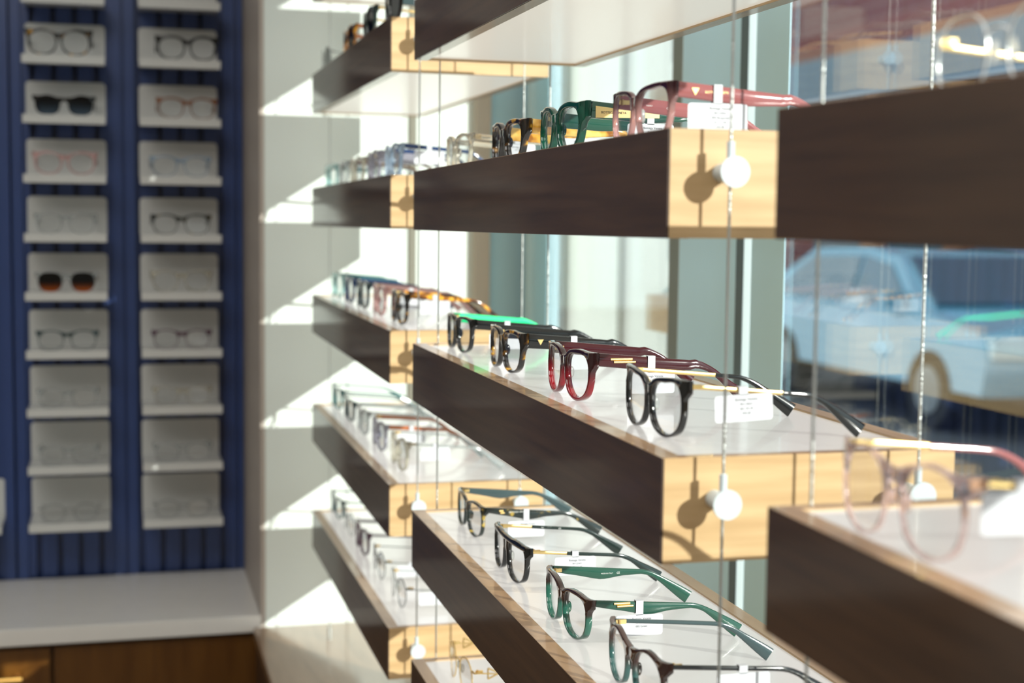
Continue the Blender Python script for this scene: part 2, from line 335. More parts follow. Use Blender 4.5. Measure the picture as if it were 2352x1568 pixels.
def shelf(bay, lv):
    y0, y1 = YN[bay], YFAR[bay]
    root = empty('hanging_shelf', V(.64, (y0+y1)/2, ztop(bay, lv, (y0+y1)/2)-H),
                 {1: 'dark-fronted hanging box shelf in the nearest bay, %s', 2: 'dark-fronted hanging box shelf in the middle bay, %s', 3: 'dark-fronted hanging box shelf in the far bay, %s'}[bay] % LVN[lv], 'shelf', 'wood box shelves hung on cables by the window')
    def slab(u0, u1, ya, yb, a, b):   # a,b depth below the top; u from the front face
        mb = MB(); c = []
        for d in (b, a):
            for (u, y) in ((u0, ya), (u1, ya), (u1, yb), (u0, yb)):
                c.append(V(xfront(bay, y)+u, y, ztop(bay, lv, y)-d))
        return mb.hexa(c)
    fx, rx, e, dp = .0215, .021, .0135, .0018
    # timber carcass: four rails round the white panels
    mb = MB()
    for arg in ((.0022, fx, y0, y1), (D-rx, D, y0, y1), (fx, D-rx, y0, y0+e), (fx, D-rx, y1-e, y1)):
        q = slab(*arg, 0, H); mb.add(q.v, q.f)
    P(mb, 'carcass', M['oak'], root)
    mb = MB()
    for arg in ((.0001, fx, y0+.0003, y1-.0003), (D-rx, D-.0003, y0+.0003, y1-.0003), (fx, D-rx, y0+.0003, y0+e), (fx, D-rx, y1-e, y1-.0003)):
        q = slab(*arg, -.0006, 0); mb.add(q.v, q.f)
    o = P(mb, 'top_rim', M['rim_wood'], root); o['label'] = 'polished timber rim'
    o = P(slab(0, .002, y0, y1, 0, H), 'front_panel', M['dark_wood'], root); o['label'] = 'dark brown front'
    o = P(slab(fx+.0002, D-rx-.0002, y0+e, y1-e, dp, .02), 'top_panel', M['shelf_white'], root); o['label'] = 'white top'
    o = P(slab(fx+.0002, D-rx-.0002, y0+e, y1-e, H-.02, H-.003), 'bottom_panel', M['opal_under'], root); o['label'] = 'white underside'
    mb = MB()
    for arg in ((.0022, fx, y0, y1), (D-rx, D, y0, y1)):
        q = slab(*arg, H, H+.0004); mb.add(q.v, q.f)
    P(mb, 'bottom_rim', M['rim_wood'], root)
    # cable clamps
    for end, yy, sg in (('n', y0, -1), ('f', y1, 1)):
        for u in (.0525, .2535):
            X = xfront(bay, yy)+u; Z = ztop(bay, lv, yy)-.0395
            mb = MB(); mb.cyl(V(X, yy, Z), V(X, yy+sg*.031, Z), .0062, 20)
            mb.cyl(V(X, yy+sg*.0305, Z), V(X, yy+sg*.0335, Z), .0103, 32)
            mb.cyl(V(X-.002, yy+sg*.026, Z+.004), V(X-.002, yy+sg*.026, Z+.0275), .0027, 14)
            mb.v = [tuple(Vector(v)-root.location) for v in mb.v]
            autosmooth(mb.obj('cable_clamp', M['knob_steel'], root))
    return root
for bay in (1, 2, 3):
    for lv in ZN[bay]: shelf(bay, lv)
# cables
pos = {('near', 'front'): 0, ('near', 'rear'): 0, ('far', 'front'): 0, ('far', 'rear'): 0}
for bay in (1, 2, 3):
    for end in ('near', 'far'):
        for side, u in (('front', .0505), ('rear', .2515)):
            if bay == 1 and end == 'near': continue
            yy = (YN[bay]-.026) if end == 'near' else (YFAR[bay]+.026)
            X = (XN[bay] if end == 'near' else XF_[bay])+u
            mb = MB(); mb.cyl(V(X, yy, ZL), V(X, yy, 1.749), .00105, 12)
            mb.cyl(V(X, yy, ZL), V(X, yy, ZL+.035), .0035, 14)
            o = autosmooth(mb.obj('steel_cable', M['cable']))
            tag(o, 'thin upright steel cable at the %s end of the %s shelf bay, %s' % (end, BAYN[bay], 'room side' if side == 'front' else 'window side'), 'cable', 'upright suspension cables')

# ------------------------------------------------------------------ glasses
MM = .001
def sgnpow(c, e): return math.copysign(abs(c)**e, c)
def lens_outline(st, n):
    a, b, ex, cat, tp = st['a'], st['b'], st.get('n', 2.6), st.get('cat', 0), st.get('tp', .1)
    nb = st.get('nb', min(ex, 2.45)); pts = []
    for i in range(n):
        t = 2*PI*i/n
        e = ex if math.sin(t) > 0 else nb
        x = a*sgnpow(math.cos(t), 2/e); z = b*sgnpow(math.sin(t), 2/e)
        x *= 1-tp*max(0, -z/b)**1.3
        z += cat*max(0, x/a)*max(0, z/b+.3)/1.3 - st.get('nose', 1.5)*0
        pts.append(Vector((x, z)))
    return pts
def catmull(P_, closed=False, k=8):
    """P_: list of (x, z, sharp)"""
    out = []; n = len(P_)
    for i in range(n-1):
        p1, p2 = Vector(P_[i][:2]), Vector(P_[i+1][:2])
        p0 = Vector(P_[i-1][:2]) if i > 0 and not P_[i][2] else p1
        p3 = Vector(P_[i+2][:2]) if i+2 < n and not P_[i+1][2] else p2
        m1 = (p2-p0)*.5 if p0 is not p1 else (p2-p1)*.7; m2 = (p3-p1)*.5 if p3 is not p2 else (p2-p1)*.7
        for j in range(k):
            t = j/k; h = 2*t**3-3*t*t+1
            out.append(p1*h+m1*(t**3-2*t*t+t)+p2*(1-h)+m2*(t**3-t*t))
    out.append(Vector(P_[-1][:2])); return out
def outer_loop(st, pts, cx, W2, w0, wt):
    a, b = st['a'], st['b']; tx = max(p.y for p in pts); mx = max(p.x for p in pts)
    ct = st.get('ct', tx+wt-1.2+max(0, st.get('cat', 0))*.15)            # corner height above the lens centre
    eh = st.get('eh', 8); bt = st.get('bt', b*.80); bb = st.get('bb', bt-st.get('bh', 6)); E = W2-cx
    topf = lambda x: max([p.y for p in pts if abs(p.x-x) < a*.16] or [b])
    L = [(-cx, bt, 0), (-(cx+a)/2, bt+.6, 0), (-a*.72, topf(-a*.72)+wt*.75, 0), (0, topf(0)+wt, 0), (a*.7, max(topf(a*.7)+wt*.95, ct-1), 0), (E, ct, 1), (E, ct-eh, 1),
         (mx+w0*1.25, ct-eh-5.5, 0), (mx*.97+w0, -b*.2, 0), (mx*.72+w0*.75, -b*.76-w0*.5, 0), (0, -b-w0, 0), (-mx*.72-w0*.7, -b*.76-w0*.5, 0), (-a*.97-w0*.9, -b*.2, 0), (-a-w0*1.2, bb-4.5 if bb-4.5 > -b*.1 else b*.1, 0), (-cx, bb, 1), (-cx, bt, 1)]
    return catmull(L), [Vector((E, ct)), Vector((E, ct-eh)), Vector((-cx, bb)), Vector((-cx, bt))], ct
def ray_hit(loop, phi):
    d = Vector((math.cos(phi), math.sin(phi))); best = None
    for i in range(len(loop)-1):
        p, q = loop[i], loop[i+1]; e = q-p; den = d.x*e.y-d.y*e.x
        if abs(den) < 1e-12: continue
        t = (p.x*e.y-p.y*e.x)/den; u = (p.x*d.y-p.y*d.x)/den
        if t > 0 and -1e-6 <= u <= 1+1e-6 and (best is None or t > best): best = t
    return d*(best or 1)
def normals2(pts):
    n = len(pts); out = []
    for i in range(n):
        t = (pts[(i+1) % n]-pts[i-1])
        if t.length < 1e-9: t = Vector((1, 0))
        t.normalize(); out.append(Vector((t.y, -t.x)))
    return out
def base_y(x): return 5.0*(x/65.0)**2
_cache = {}
def ribbon(mb, path, hs, ts, side=None):
    """rounded bar through 3D points; hs height, ts thickness at each; side = thickness direction"""
    R = []
    n = len(path)
    for i, p in enumerate(path):
        p = Vector(p); t = (Vector(path[min(i+1, n-1)])-Vector(path[max(i-1, 0)])).normalized()
        sd = Vector(side) if side else Vector((0, 0, 1)).cross(t).normalized()
        sd = (sd-t*sd.dot(t)).normalized()
        u = sd.cross(t).normalized()
        if u.z < 0 or (abs(u.z) < .2 and False): u = -u
        h, k = hs[i]/2, ts[i]/2; e = min(h, k)*.45
        R.append([p+sd*a_+u*b_ for a_, b_ in ((k-e, -h), (k, -h+e), (k, h-e), (k-e, h), (-k+e, h), (-k, h-e), (-k, -h+e), (-k+e, -h))])
    mb.rings(R)
def interp(stations, n):
    out = []
    for i in range(n):
        t = i/(n-1)*stations[-1][0]
        for j in range(len(stations)-1):
            a, b = stations[j], stations[j+1]
            if a[0] <= t <= b[0]+1e-9:
                k = (t-a[0])/(b[0]-a[0]); k2 = k*k*(3-2*k); out.append((t, a[1]+(b[1]-a[1])*k2)); break
    return out
TH = {'regular': [(0, 7), (50, 6), (95, 5), (115, 4.5), (130, 6), (147, 7.5)],
      'slim': [(0, 3.4), (85, 3.4), (100, 3.8), (112, 4.5), (147, 12)],
      'wire': [(0, 1.4), (95, 1.4), (100, 3), (147, 4)],
      'chunky': [(0, 15), (55, 13.5), (95, 9), (112, 6), (125, 5.5), (147, 9)],
      'wide': [(0, 11.5), (60, 12), (90, 9), (110, 5.5), (125, 6), (147, 11)],
      'paddle': [(0, 6), (20, 8), (52, 11.5), (78, 6.5), (96, 4.5), (108, 4.5), (147, 13)]}
def scale_mesh(mb): mb.v = [(v[0]*MM, v[1]*MM, v[2]*MM) for v in mb.v]
def text_mesh(s, size, align='CENTER'):
    key = ('txt', s, size)
    if key in _cache: return _cache[key]
    cu = bpy.data.curves.new('txt', 'FONT'); cu.body = s; cu.size = size; cu.align_x = align; cu.extrude = 0.00003
    o = bpy.data.objects.new('txt', cu); COL.objects.link(o)
    dg = bpy.context.evaluated_depsgraph_get(); dg.update()
    me = bpy.data.meshes.new_from_object(o.evaluated_get(dg)); bpy.data.objects.remove(o); bpy.data.curves.remove(cu)
    me.name = 'print'; _cache[key] = me; return me
def face_matrix(origin, xdir, ydir):
    x = Vector(xdir).normalized(); z = x.cross(Vector(ydir)).normalized(); y = z.cross(x)
    m_ = Matrix.Identity(4)
    for i in range(3): m_[i][0], m_[i][1], m_[i][2], m_[i][3] = x[i], y[i], z[i], origin[i]
    return m_
def eyeglasses(st, loc, label, cat='glasses', group=None, rz=-PI/2, name='eyeglasses', hi=True):
    """local: x lateral, y back along the temples, z up, millimetres inside"""
    root = empty(name, loc, label, cat, group, rz)
    n = 80 if hi else 36
    a, b = st['a'], st['b']; cx = st.get('cx', 34); w0, wt = st.get('w', 3.2), st.get('wt', 4.5); th = st.get('t', 5.0)
    metal = st.get('metal', False)
    if metal: w0, wt, th = 1.1, 1.1, 1.4
    cz = b+w0+.1
    fm = M[st['mat']]; pts = lens_outline(st, n)
    xo = max(p.x for p in pts)+cx+w0
    W2 = st.get('W2', xo+5); E0 = W2
    def yb_(x): return base_y(x)+max(0, abs(x)-xo)*.35
    stn = TH[st['temple']]
    loop, corners, ct = outer_loop(st, pts, cx, W2, w0, wt)
    if metal: ct = b*.55
    ztop_ = cz+ct-(.5 if not metal else 0); hz = ztop_-st.get('eh', 8)/2 if not metal else cz+b*.55
    if not metal and st['temple'] == 'slim': ztop_ = hz+2.2
    y0 = yb_(W2)+th/2-.6
    key = ('g', tuple(sorted((k, str(v)) for k, v in st.items())), n)
    if key in _cache: front, lens_m, tem = _cache[key]
    else:
        mb = MB(); lens_m = []
        out = []
        if metal:
            nr = normals2(pts); out = [p+q*w0 for p, q in zip(pts, nr)]
        else:
            ang = [math.atan2(p.y, p.x) for p in pts]
            out = [ray_hit(loop, f) for f in ang]
            for c in corners:
                ca = math.atan2(c.y, c.x); j = min(range(n), key=lambda i: abs((ang[i]-ca+PI) % (2*PI)-PI)); out[j] = c.copy()
        for s in (1, -1):
            R = []
            for p, o_ in zip(pts, out):
                dv = o_-p; ww = dv.length; dv = dv/ww; e = min(ww, th)*.2
                ring = []
                for (r_, yy) in ((0, -th/2+e), (e, -th/2), (ww-e, -th/2), (ww, -th/2+e), (ww, th/2-e), (ww-e, th/2), (e, th/2), (0, th/2-e)):
                    X = cx+p.x+dv.x*r_; Z = cz+p.y+dv.y*r_
                    ring.append((s*X, yy+yb_(X), Z))
                R.append(ring)
            mb.rings(R, closed=True)
            lb = MB(); m0 = [(s*(cx+p.x*1.01), base_y(cx+p.x)-.5, cz+p.y*1.01) for p in pts]; m1 = [(x_, y_+1.2, z_) for x_, y_, z_ in m0]
            lb.rings([m0, m1]); scale_mesh(lb); lens_m.append(lb.mesh('lens'))
        if metal:
            zb = cz+b*.45; g = cx-a
            ribbon(mb, [(-(g+.6)+2*(g+.6)*i/12, -.6*(1-(i/6-1)**2), zb+2.2*(1-(i/6-1)**2)) for i in range(13)], [1.5]*13, [1.5]*13, side=(0, 1, 0))
            for s in (1, -1): ribbon(mb, [(s*(xo-1), base_y(xo), hz), (s*(W2-1.5), base_y(xo)+.4, hz), (s*W2, base_y(xo)+2, hz), (s*W2, y0+3, hz)], [2.4]*4, [1.8]*4)
        if st.get('browpad'):
            ribbon(mb, [(x_, base_y(x_), cz+ct-2.6) for x_ in range(-62, 63, 4)], [5.5]*32, [th+.8]*32, side=(0, 1, 0))
        scale_mesh(mb); front = mb.mesh('front')
        SL = .085; tem = []; L = 148-y0; yb0 = L*.64
        for s in (1, -1):
            sects = st.get('split')
            segs = [(0, sects[0], st['tm0']), (sects[0], L, st['tm'])] if sects else [(0, L, st['tm'] if s > 0 or 'tmf' not in st else st['tmf'])]
            for (ya, yb, mtn) in segs:
                tb = MB(); N = 30; pp = []; hs = []; ts = []
                for i in range(N):
                    y_ = ya+(yb-ya)*i/(N-1); fr = y_/L*147
                    for j in range(len(stn)-1):
                        if stn[j][0] <= fr <= stn[j+1][0]+1e-6:
                            k = (fr-stn[j][0])/(stn[j+1][0]-stn[j][0]); k = k*k*(3-2*k)*.5+k*.5; h_ = stn[j][1]+(stn[j+1][1]-stn[j][1])*k; break
                    zend = stn[-1][1]*.42
                    if y_ <= yb0: zc = ztop_-h_/2-SL*y_
                    else:
                        k = (y_-yb0)/(L-yb0); hb = stn[-1][1]
                        g_ = .16*k+1.12*k*k if k < .5 else .36+1.28*(k-.5)
                        zs = ztop_-SL*yb0-min(h_, 6)/2
                        zc = zs-(zs-zend)*g_
                    xx = s*(W2-2.0-3.0*(y_/L)**2-(2.5*((y_-yb0)/(L-yb0))**2 if y_ > yb0 else 0))
                    pp.append((xx, y0+y_, zc)); hs.append(h_); ts.append(st.get('tt', 3.6) if not (metal or (sects and ya == 0 and st['temple'] == 'slim')) else 1.9)
                ribbon(tb, pp, hs, ts, side=(1, 0, 0))
                scale_mesh(tb); tem.append((s, 0 if ya == 0 else 1, mtn, tb.mesh('temple'), pp, hs))
        _cache[key] = (front, lens_m, tem)
    lenses = lens_m
    fo = link('front', front, fm, root); autosmooth(fo, 50)
    for lm in lenses:
        lo = link('lens', lm, M[st.get('lens', 'lens')], fo)
        autosmooth(lo, 30)
        if st.get('lens', 'lens') != 'lens': lo['label'] = 'tinted lens'
    temps = {}
    for (s, k, mtn, me, pp, hs) in tem:
        if k == 0:
            to = link('temple', me, M[mtn], root); temps[s] = to
            if mtn == 'neon': to['label'] = 'bright green temple'
        else:
            to = link('temple_tip', me, M[mtn], temps[s])
            to['label'] = 'dark temple tip' if mtn in ('black', 'slate', 'green_black') else 'temple tip'
        autosmooth(to, 50)
    # nose pads, hinges
    if hi:
        for s in (1, -1):
            mb = MB(); R = []
            for j in range(7):
                ph = -PI/2+PI*j/6; rr = math.cos(ph)
                R.append([Vector((s*(cx-a-1.2+1.1*math.sin(ph)-.08*math.sin(t_*2*PI/12)*5*rr), 3.4+2.6*rr*math.cos(t_*2*PI/12)+base_y(8), cz+st.get('pz', 0)+5.5*rr*math.sin(t_*2*PI/12)+.5)) for t_ in range(12)])
            mb.rings(R); scale_mesh(mb); autosmooth(mb.obj('nose_pad', M[st.get('pad', 'clear_pad' if metal else st['mat'])], fo), 60)
        for s in (1, -1):
            mb = MB()
            mb.box(s*(W2-5.6), s*(W2-3.6), y0-1, y0+8, hz-1.8, hz+1.8)
            mb.cyl((s*(W2-5.8), y0+1.6, hz-2.4), (s*(W2-5.8), y0+1.6, hz+2.4), 1.1, 10)
            scale_mesh(mb); mb.obj('hinge', M['gold'], fo)
    return root, dict(W2=W2, y0=y0, hz=hz, temps=temps, tem=tem, xo=xo, front=fo)
def temple_at(info, y, s=1):
    best = None
    for (ss, k, mtn, me, pp, hs) in info['tem']:
        if ss != s: continue
        for p, h in zip(pp, hs):
            d = abs(p[1]-y)
            if best is None or d < best[0]: best = (d, p, h)
    return best[1], best[2]
def decor_bars(info, root, y, L=15, s=1, n=2, stag=2.5, z=0):
    p, h = temple_at(info, y, s); t = info['temps'][s]
    mb = MB()
    for i in range(n):
        zz = p[2]+(1.25-2.5*i if n == 2 else 0)+z; yy = y+stag*i
        mb.cyl((p[0]+s*1.9, yy, zz), (p[0]+s*1.9, yy+L, zz), 1.15, 10)
    scale_mesh(mb); o = autosmooth(mb.obj('metal_bar', M['gold'], t)); o['label'] = 'gold bars'
def decor_triangle(info, root, y, s=1, size=3.2, z=0):
    p, h = temple_at(info, y, s); t = info['temps'][s]
    mb = MB(); xx = p[0]+s*1.7
    mb.rings([[(xx, y-size, p[2]+size*.8+z), (xx, y+size, p[2]+size*.8+z), (xx, y, p[2]-size+z)], [(xx+s*.5, y-size, p[2]+size*.8+z), (xx+s*.5, y+size, p[2]+size*.8+z), (xx+s*.5, y, p[2]-size+z)]])
    scale_mesh(mb); o = mb.obj('triangle_badge', M['gold'], t); o['label'] = 'gold triangle'
def lettering(info, text, y, s=1, size=2.2, inner=False, mtn='pale_ink', z=0, side_off=1.75):
    """words along a temple; the side the camera sees is the one facing local +x"""
    p, h = temple_at(info, y, s)
    me = text_mesh(text, size*MM, 'LEFT'); o = bpy.data.objects.new('lettering', me.copy()); COL.objects.link(o); o.data.materials.clear(); o.data.materials.append(M[mtn])
    x = p[0]+side_off+.06
    o.parent = info['temps'][s]; o.matrix_local = face_matrix((x*MM, y*MM, (p[2]-size*.35+z)*MM), (0, 1, 0), (0, 0, 1))
    return o
def price_tag(root, info, lines, y=36, s=1, wdt=44, hgt=19, drop=None, label='', group='price tags on the frames', blank=False, tilt=0):
    p, h = temple_at(info, y, s)
    loc = root.matrix_basis @ Vector((p[0]*MM, y*MM, p[2]*MM))
    xs = 2.6
    mb = MB(); top = -h/2-1.0; r = 2.4; out = []
    x0, x1, z1, z0 = -wdt/2, wdt/2, top, top-hgt
    for cxx, czz, a0 in ((x1-r, z1-r, 0), (x0+r, z1-r, 90), (x0+r, z0+r, 180), (x1-r, z0+r, 270)):
        for k in range(5):
            an = math.radians(a0+22.5*k); out.append((cxx+r*math.cos(an), czz+r*math.sin(an)))
    mb.rings([[(xs, q[0], q[1]) for q in out], [(xs+.35, q[0], q[1]) for q in out]])
    mb.box(xs, xs+.35, -3.4, 3.4, top-.5, h/2+.9)
    mb.box(-2.3, xs+.35, -3.4, 3.4, h/2+.9, h/2+1.2)
    mb.box(-2.6, -2.3, -3.4, 3.4, -h/2-1, h/2+1.2)
    scale_mesh(mb)
    o = mb.obj('price_tag', M['paper']); o.location = loc; o.rotation_euler = (tilt, 0, root.rotation_euler[2])
    tag(o, label, 'price tag', group)
    if not blank and lines:
        zz = z1-4.6
        for i, ln in enumerate(lines):
            me = text_mesh(ln, (2.9 if i == 0 else 2.5)*MM); t = bpy.data.objects.new('print', me)
            if not me.materials: me.materials.append(M['ink'])
            COL.objects.link(t); t.parent = o; t.matrix_local = face_matrix(((xs+.42)*MM, (2)*MM, zz*MM), (0, 1, 0), (0, 0, 1)); zz -= 3.4
    return o
def GS(**k): d = dict(a=25, b=20, n=2.6, mat='black', tm='black', temple='regular'); d.update(k); return d
def put(bay, lv, yc, st, label, u=.052, rot=0, grp=None, **k):
    z = ztop(bay, lv, yc)-.0018
    x = xfront(bay, yc)+u
    cat = k.pop('cat', 'glasses'); nm = k.pop('name', 'eyeglasses')
    return eyeglasses(st, V(x, yc, z), label, cat, grp or 'glasses on the hanging shelves', rz=-PI/2+rot, name=nm, **k)

# ---- middle bay, second row (seen from just below)
st = GS(a=25.5, b=19, n=3, nb=2.5, mat='beige_clear', tm='beige_clear', temple='regular', w=2.88, wt=3.82, t=5, tt=4, eh=7.5, W2=67, cx=35)
r, i = put(2, 1, 2.42, st, 'clear beige glasses, furthest pair on the middle bay second row', grp='glasses in the middle bay')
price_tag(r, i, ['Bottega Veneta', 'BV1242O'], y=60, label='white tag on the clear beige glasses')
st = GS(a=24, b=18, n=3.4, nb=2.7, mat='tort_dark', tm='amber', temple='chunky', w=4, wt=5.52, t=7, tt=4.5, eh=14.5, W2=69, tp=.16, cx=35)
r, i = put(2, 1, 2.085, st, 'thick dark tortoise glasses with amber temples between the beige and green pairs', grp='glasses in the middle bay')
price_tag(r, i, ['Bottega Veneta', 'BV1285O'], y=62, label='white tag on the dark tortoise glasses')
lettering(i, 'BOTTEGA VENETA', 26, size=2.4, mtn='gold')
st = GS(a=25, b=19, n=2.9, nb=2.2, mat='emerald', tm='green', temple='chunky', w=4.4, wt=5.52, t=7, tt=4.5, eh=15, W2=70, tp=.14, cx=35)
r, i = put(2, 1, 1.815, st, 'thick green glasses with a gold plate on the temple', grp='glasses in the middle bay')
p, h = temple_at(i, 40)
mb = MB(); xx = p[0]+2.3
mb.rings([[(xx, 14, p[2]+5.2), (xx, 14, p[2]-5.2), (xx, 74, p[2]-4.2), (xx, 74, p[2]-.8)], [(xx+.5, 14, p[2]+5.2), (xx+.5, 14, p[2]-5.2), (xx+.5, 74, p[2]-4.2), (xx+.5, 74, p[2]-.8)]])
scale_mesh(mb); o = mb.obj('temple_plate', M['gold'], i['temps'][1]); o['label'] = 'gold plate'
lettering(i, 'BOTTEGA VENETA', 19, size=2.8, mtn='ink', z=-1.6, side_off=2.9)
lettering(i, 'CE', 22, s=-1, size=3.2, side_off=2.3)
price_tag(r, i, ['Bottega Veneta', 'BV1286O', '002 52-21-145'], y=66, label='white tag on the green glasses')
st = GS(a=28, b=19, n=3.2, nb=2.6, mat='rose_two', tm='rose', temple='wide', w=2.56, wt=3.91, t=5, tt=3.6, eh=12, W2=69, cat=2.5, pad='clear_pad', tp=.14, cx=35)
r, i = put(2, 1, 1.515, st, 'burgundy and rose glasses at the near end of the middle bay second row', grp='glasses in the middle bay')
decor_triangle(i, r, 22, size=3)
lettering(i, 'BOTTEGA VENETA', 30, size=2.2, mtn='gold')
lettering(i, 'MADE IN ITALY', 32, s=-1, size=1.8); lettering(i, 'CE', 50, s=-1, size=2.8)
price_tag(r, i, ['Bottega Veneta', 'BV1244O', '004 Burgundy', '52      145', '535.00'], y=40, label='white tag on the burgundy and rose glasses', wdt=48, hgt=21)

# ---- middle bay, third row
GB = 'glasses in the middle bay'
st = GS(a=26, b=19, n=3.4, nb=2.7, mat='black', tm='black', tmf='neon', temple='wide', w=2.4, wt=3.4, eh=9, W2=68, t=5.5, tp=.12, cx=35)
r, i = put(2, 2, 2.40, st, 'black glasses with bright green inside, furthest pair on the middle bay third row', grp=GB)
price_tag(r, i, None, y=46, blank=True, label='white tag on the black and bright green glasses')
st = GS(a=26.5, b=19.3, n=3.4, nb=2.8, mat='tort_dark', tm='black', temple='chunky', w=2.72, wt=4.25, t=6, tt=4.2, eh=14.5, W2=69, tp=.16, pad='tort_dark', cx=35)
r, i = put(2, 2, 2.085, st, 'chunky black and tortoise glasses with a gold triangle on the temple', grp=GB)
decor_triangle(i, r, 22, size=3.2)
price_tag(r, i, None, y=58, blank=True, label='white tag on the black and tortoise glasses')
lettering(i, 'BOTTEGA VENETA', 32, size=2.2, mtn='pale_ink')
lettering(i, 'CE', 60, s=-1, size=2.8)
st = GS(a=26.5, b=19.5, n=3.1, nb=2.5, mat='burg_two', tm='burgundy', temple='wide', w=3.04, wt=4.59, t=6, tt=4, eh=13, W2=69, tp=.2, cat=1.5, pad='clear_pad', cx=35)
r, i = put(2, 2, 1.765, st, 'burgundy glasses with gold bars, between the tortoise pair and the cat-eye pair', grp=GB)
decor_bars(i, r, 20, L=20, stag=3)
lettering(i, 'MADE IN ITALY', 34, s=-1, size=1.9); lettering(i, 'CE', 52, s=-1, size=3)
price_tag(r, i, ['Bottega Veneta', 'BV1220O', '53-21-145', '529.99'], y=58, label='white tag on the burgundy glasses')
st = GS(a=27, b=19.3, n=2.8, nb=2.3, mat='black', tm='black', tm0='gold', split=[72], temple='slim', w=2.4, wt=4.08, t=5, eh=9, W2=67, cat=5, tp=.12, cx=33, pad='clear_pad', bh=5)
r, i = put(2, 2, 1.458, st, 'black cat-eye glasses with slim gold temples near the shelf end', u=.053, grp=GB)
price_tag(r, i, ['Bottega Veneta', 'BV1166O', '001 54-18', '495.00'], y=48, label='white tag on the black cat-eye glasses', wdt=46, hgt=20, tilt=.05)
# ---- middle bay, fourth row
st = GS(a=26, b=18.5, n=3.2, nb=2.6, mat='tort_green', tm='tort_green', tmf='slate', temple='paddle', w=2.08, wt=2.89, t=4.6, tt=3, eh=7, W2=69, tp=.1, cx=35)
r, i = put(2, 3, 2.345, st, 'dark green tortoise glasses, furthest pair on the middle bay fourth row', u=.06, grp=GB)
decor_bars(i, r, 22, L=5, n=2, stag=1.5); lettering(i, 'BOTTEGA VENETA', 34, size=2.6, mtn='pale_ink', z=.5)
price_tag(r, i, ['Bottega Veneta', 'BV1225O'], y=55, label='white tag on the dark green tortoise glasses')
st = GS(a=26.5, b=19, n=3.8, nb=2.9, mat='black', tm='green_black', tm0='gold', split=[36], temple='slim', w=2.4, wt=3.57, t=5.5, eh=8, W2=69, tp=.2, browpad=1, bt=18, bh=9, pad='clear_pad', cx=35)
r, i = put(2, 3, 2.04, st, 'square black glasses with gold temple fronts on the middle bay fourth row', u=.05, grp=GB)
lettering(i, 'MADE IN ITALY', 56, s=-1, size=1.7); lettering(i, 'CE', 76, s=-1, size=2.5)
price_tag(r, i, ['Bottega Veneta', 'BV1234O', '001 54-20', '529.99'], y=54, label='shaded white tag on the square black glasses')
st = GS(a=26.5, b=19, n=3.1, nb=2.7, mat='green_two', tm='green', temple='paddle', w=2.24, wt=3.57, t=6, tt=3.2, eh=8, W2=68.5, tp=.22, cat=1.2, cx=35)
r, i = put(2, 3, 1.755, st, 'brown and green glasses with gold bars on a green temple', u=.05, grp=GB)
decor_bars(i, r, 26, L=15, stag=3)
lettering(i, 'MADE IN ITALY', 58, s=-1, size=1.8); lettering(i, 'CE', 74, s=-1, size=2.8)
price_tag(r, i, ['Bottega Veneta', 'BV1298O', '005 Green'], y=50, label='white tag on the brown and green glasses')
st = GS(a=25.5, b=20.5, n=2.15, nb=2.1, mat='teal_two', tm='black', tmf='slate', temple='slim', w=2.24, wt=3.23, t=5, tt=3.2, eh=7, W2=68.5, tp=.03, pad='tort_dark', cx=35)
r, i = put(2, 3, 1.487, st, 'rounded brown and teal glasses cut by the bottom of the photo', u=.048, grp=GB)
price_tag(r, i, None, y=66, blank=True, label='white tag on the rounded brown and teal glasses')
# ---- middle bay, lowest row
st = GS(a=24, b=21, n=2.1, mat='gold', tm='gold', temple='wire', metal=True, W2=67)
r, i = put(2, 4, 2.37, st, 'thin gold wire glasses with triangle temples on the middle bay lowest row', grp=GB)
for s in (1, -1):
    p, h = temple_at(i, 22, s); mb = MB(); xx = p[0]
    A = [(22, p[2]+6.5), (22, p[2]-6.5), (36, p[2])]
    for q in range(3):
        a_, b_ = A[q], A[(q+1) % 3]; mb.cyl((xx, a_[0], a_[1]), (xx, b_[0], b_[1]), 1.1, 8)
    scale_mesh(mb); mb.obj('triangle_link', M['gold'], i['temps'][s])

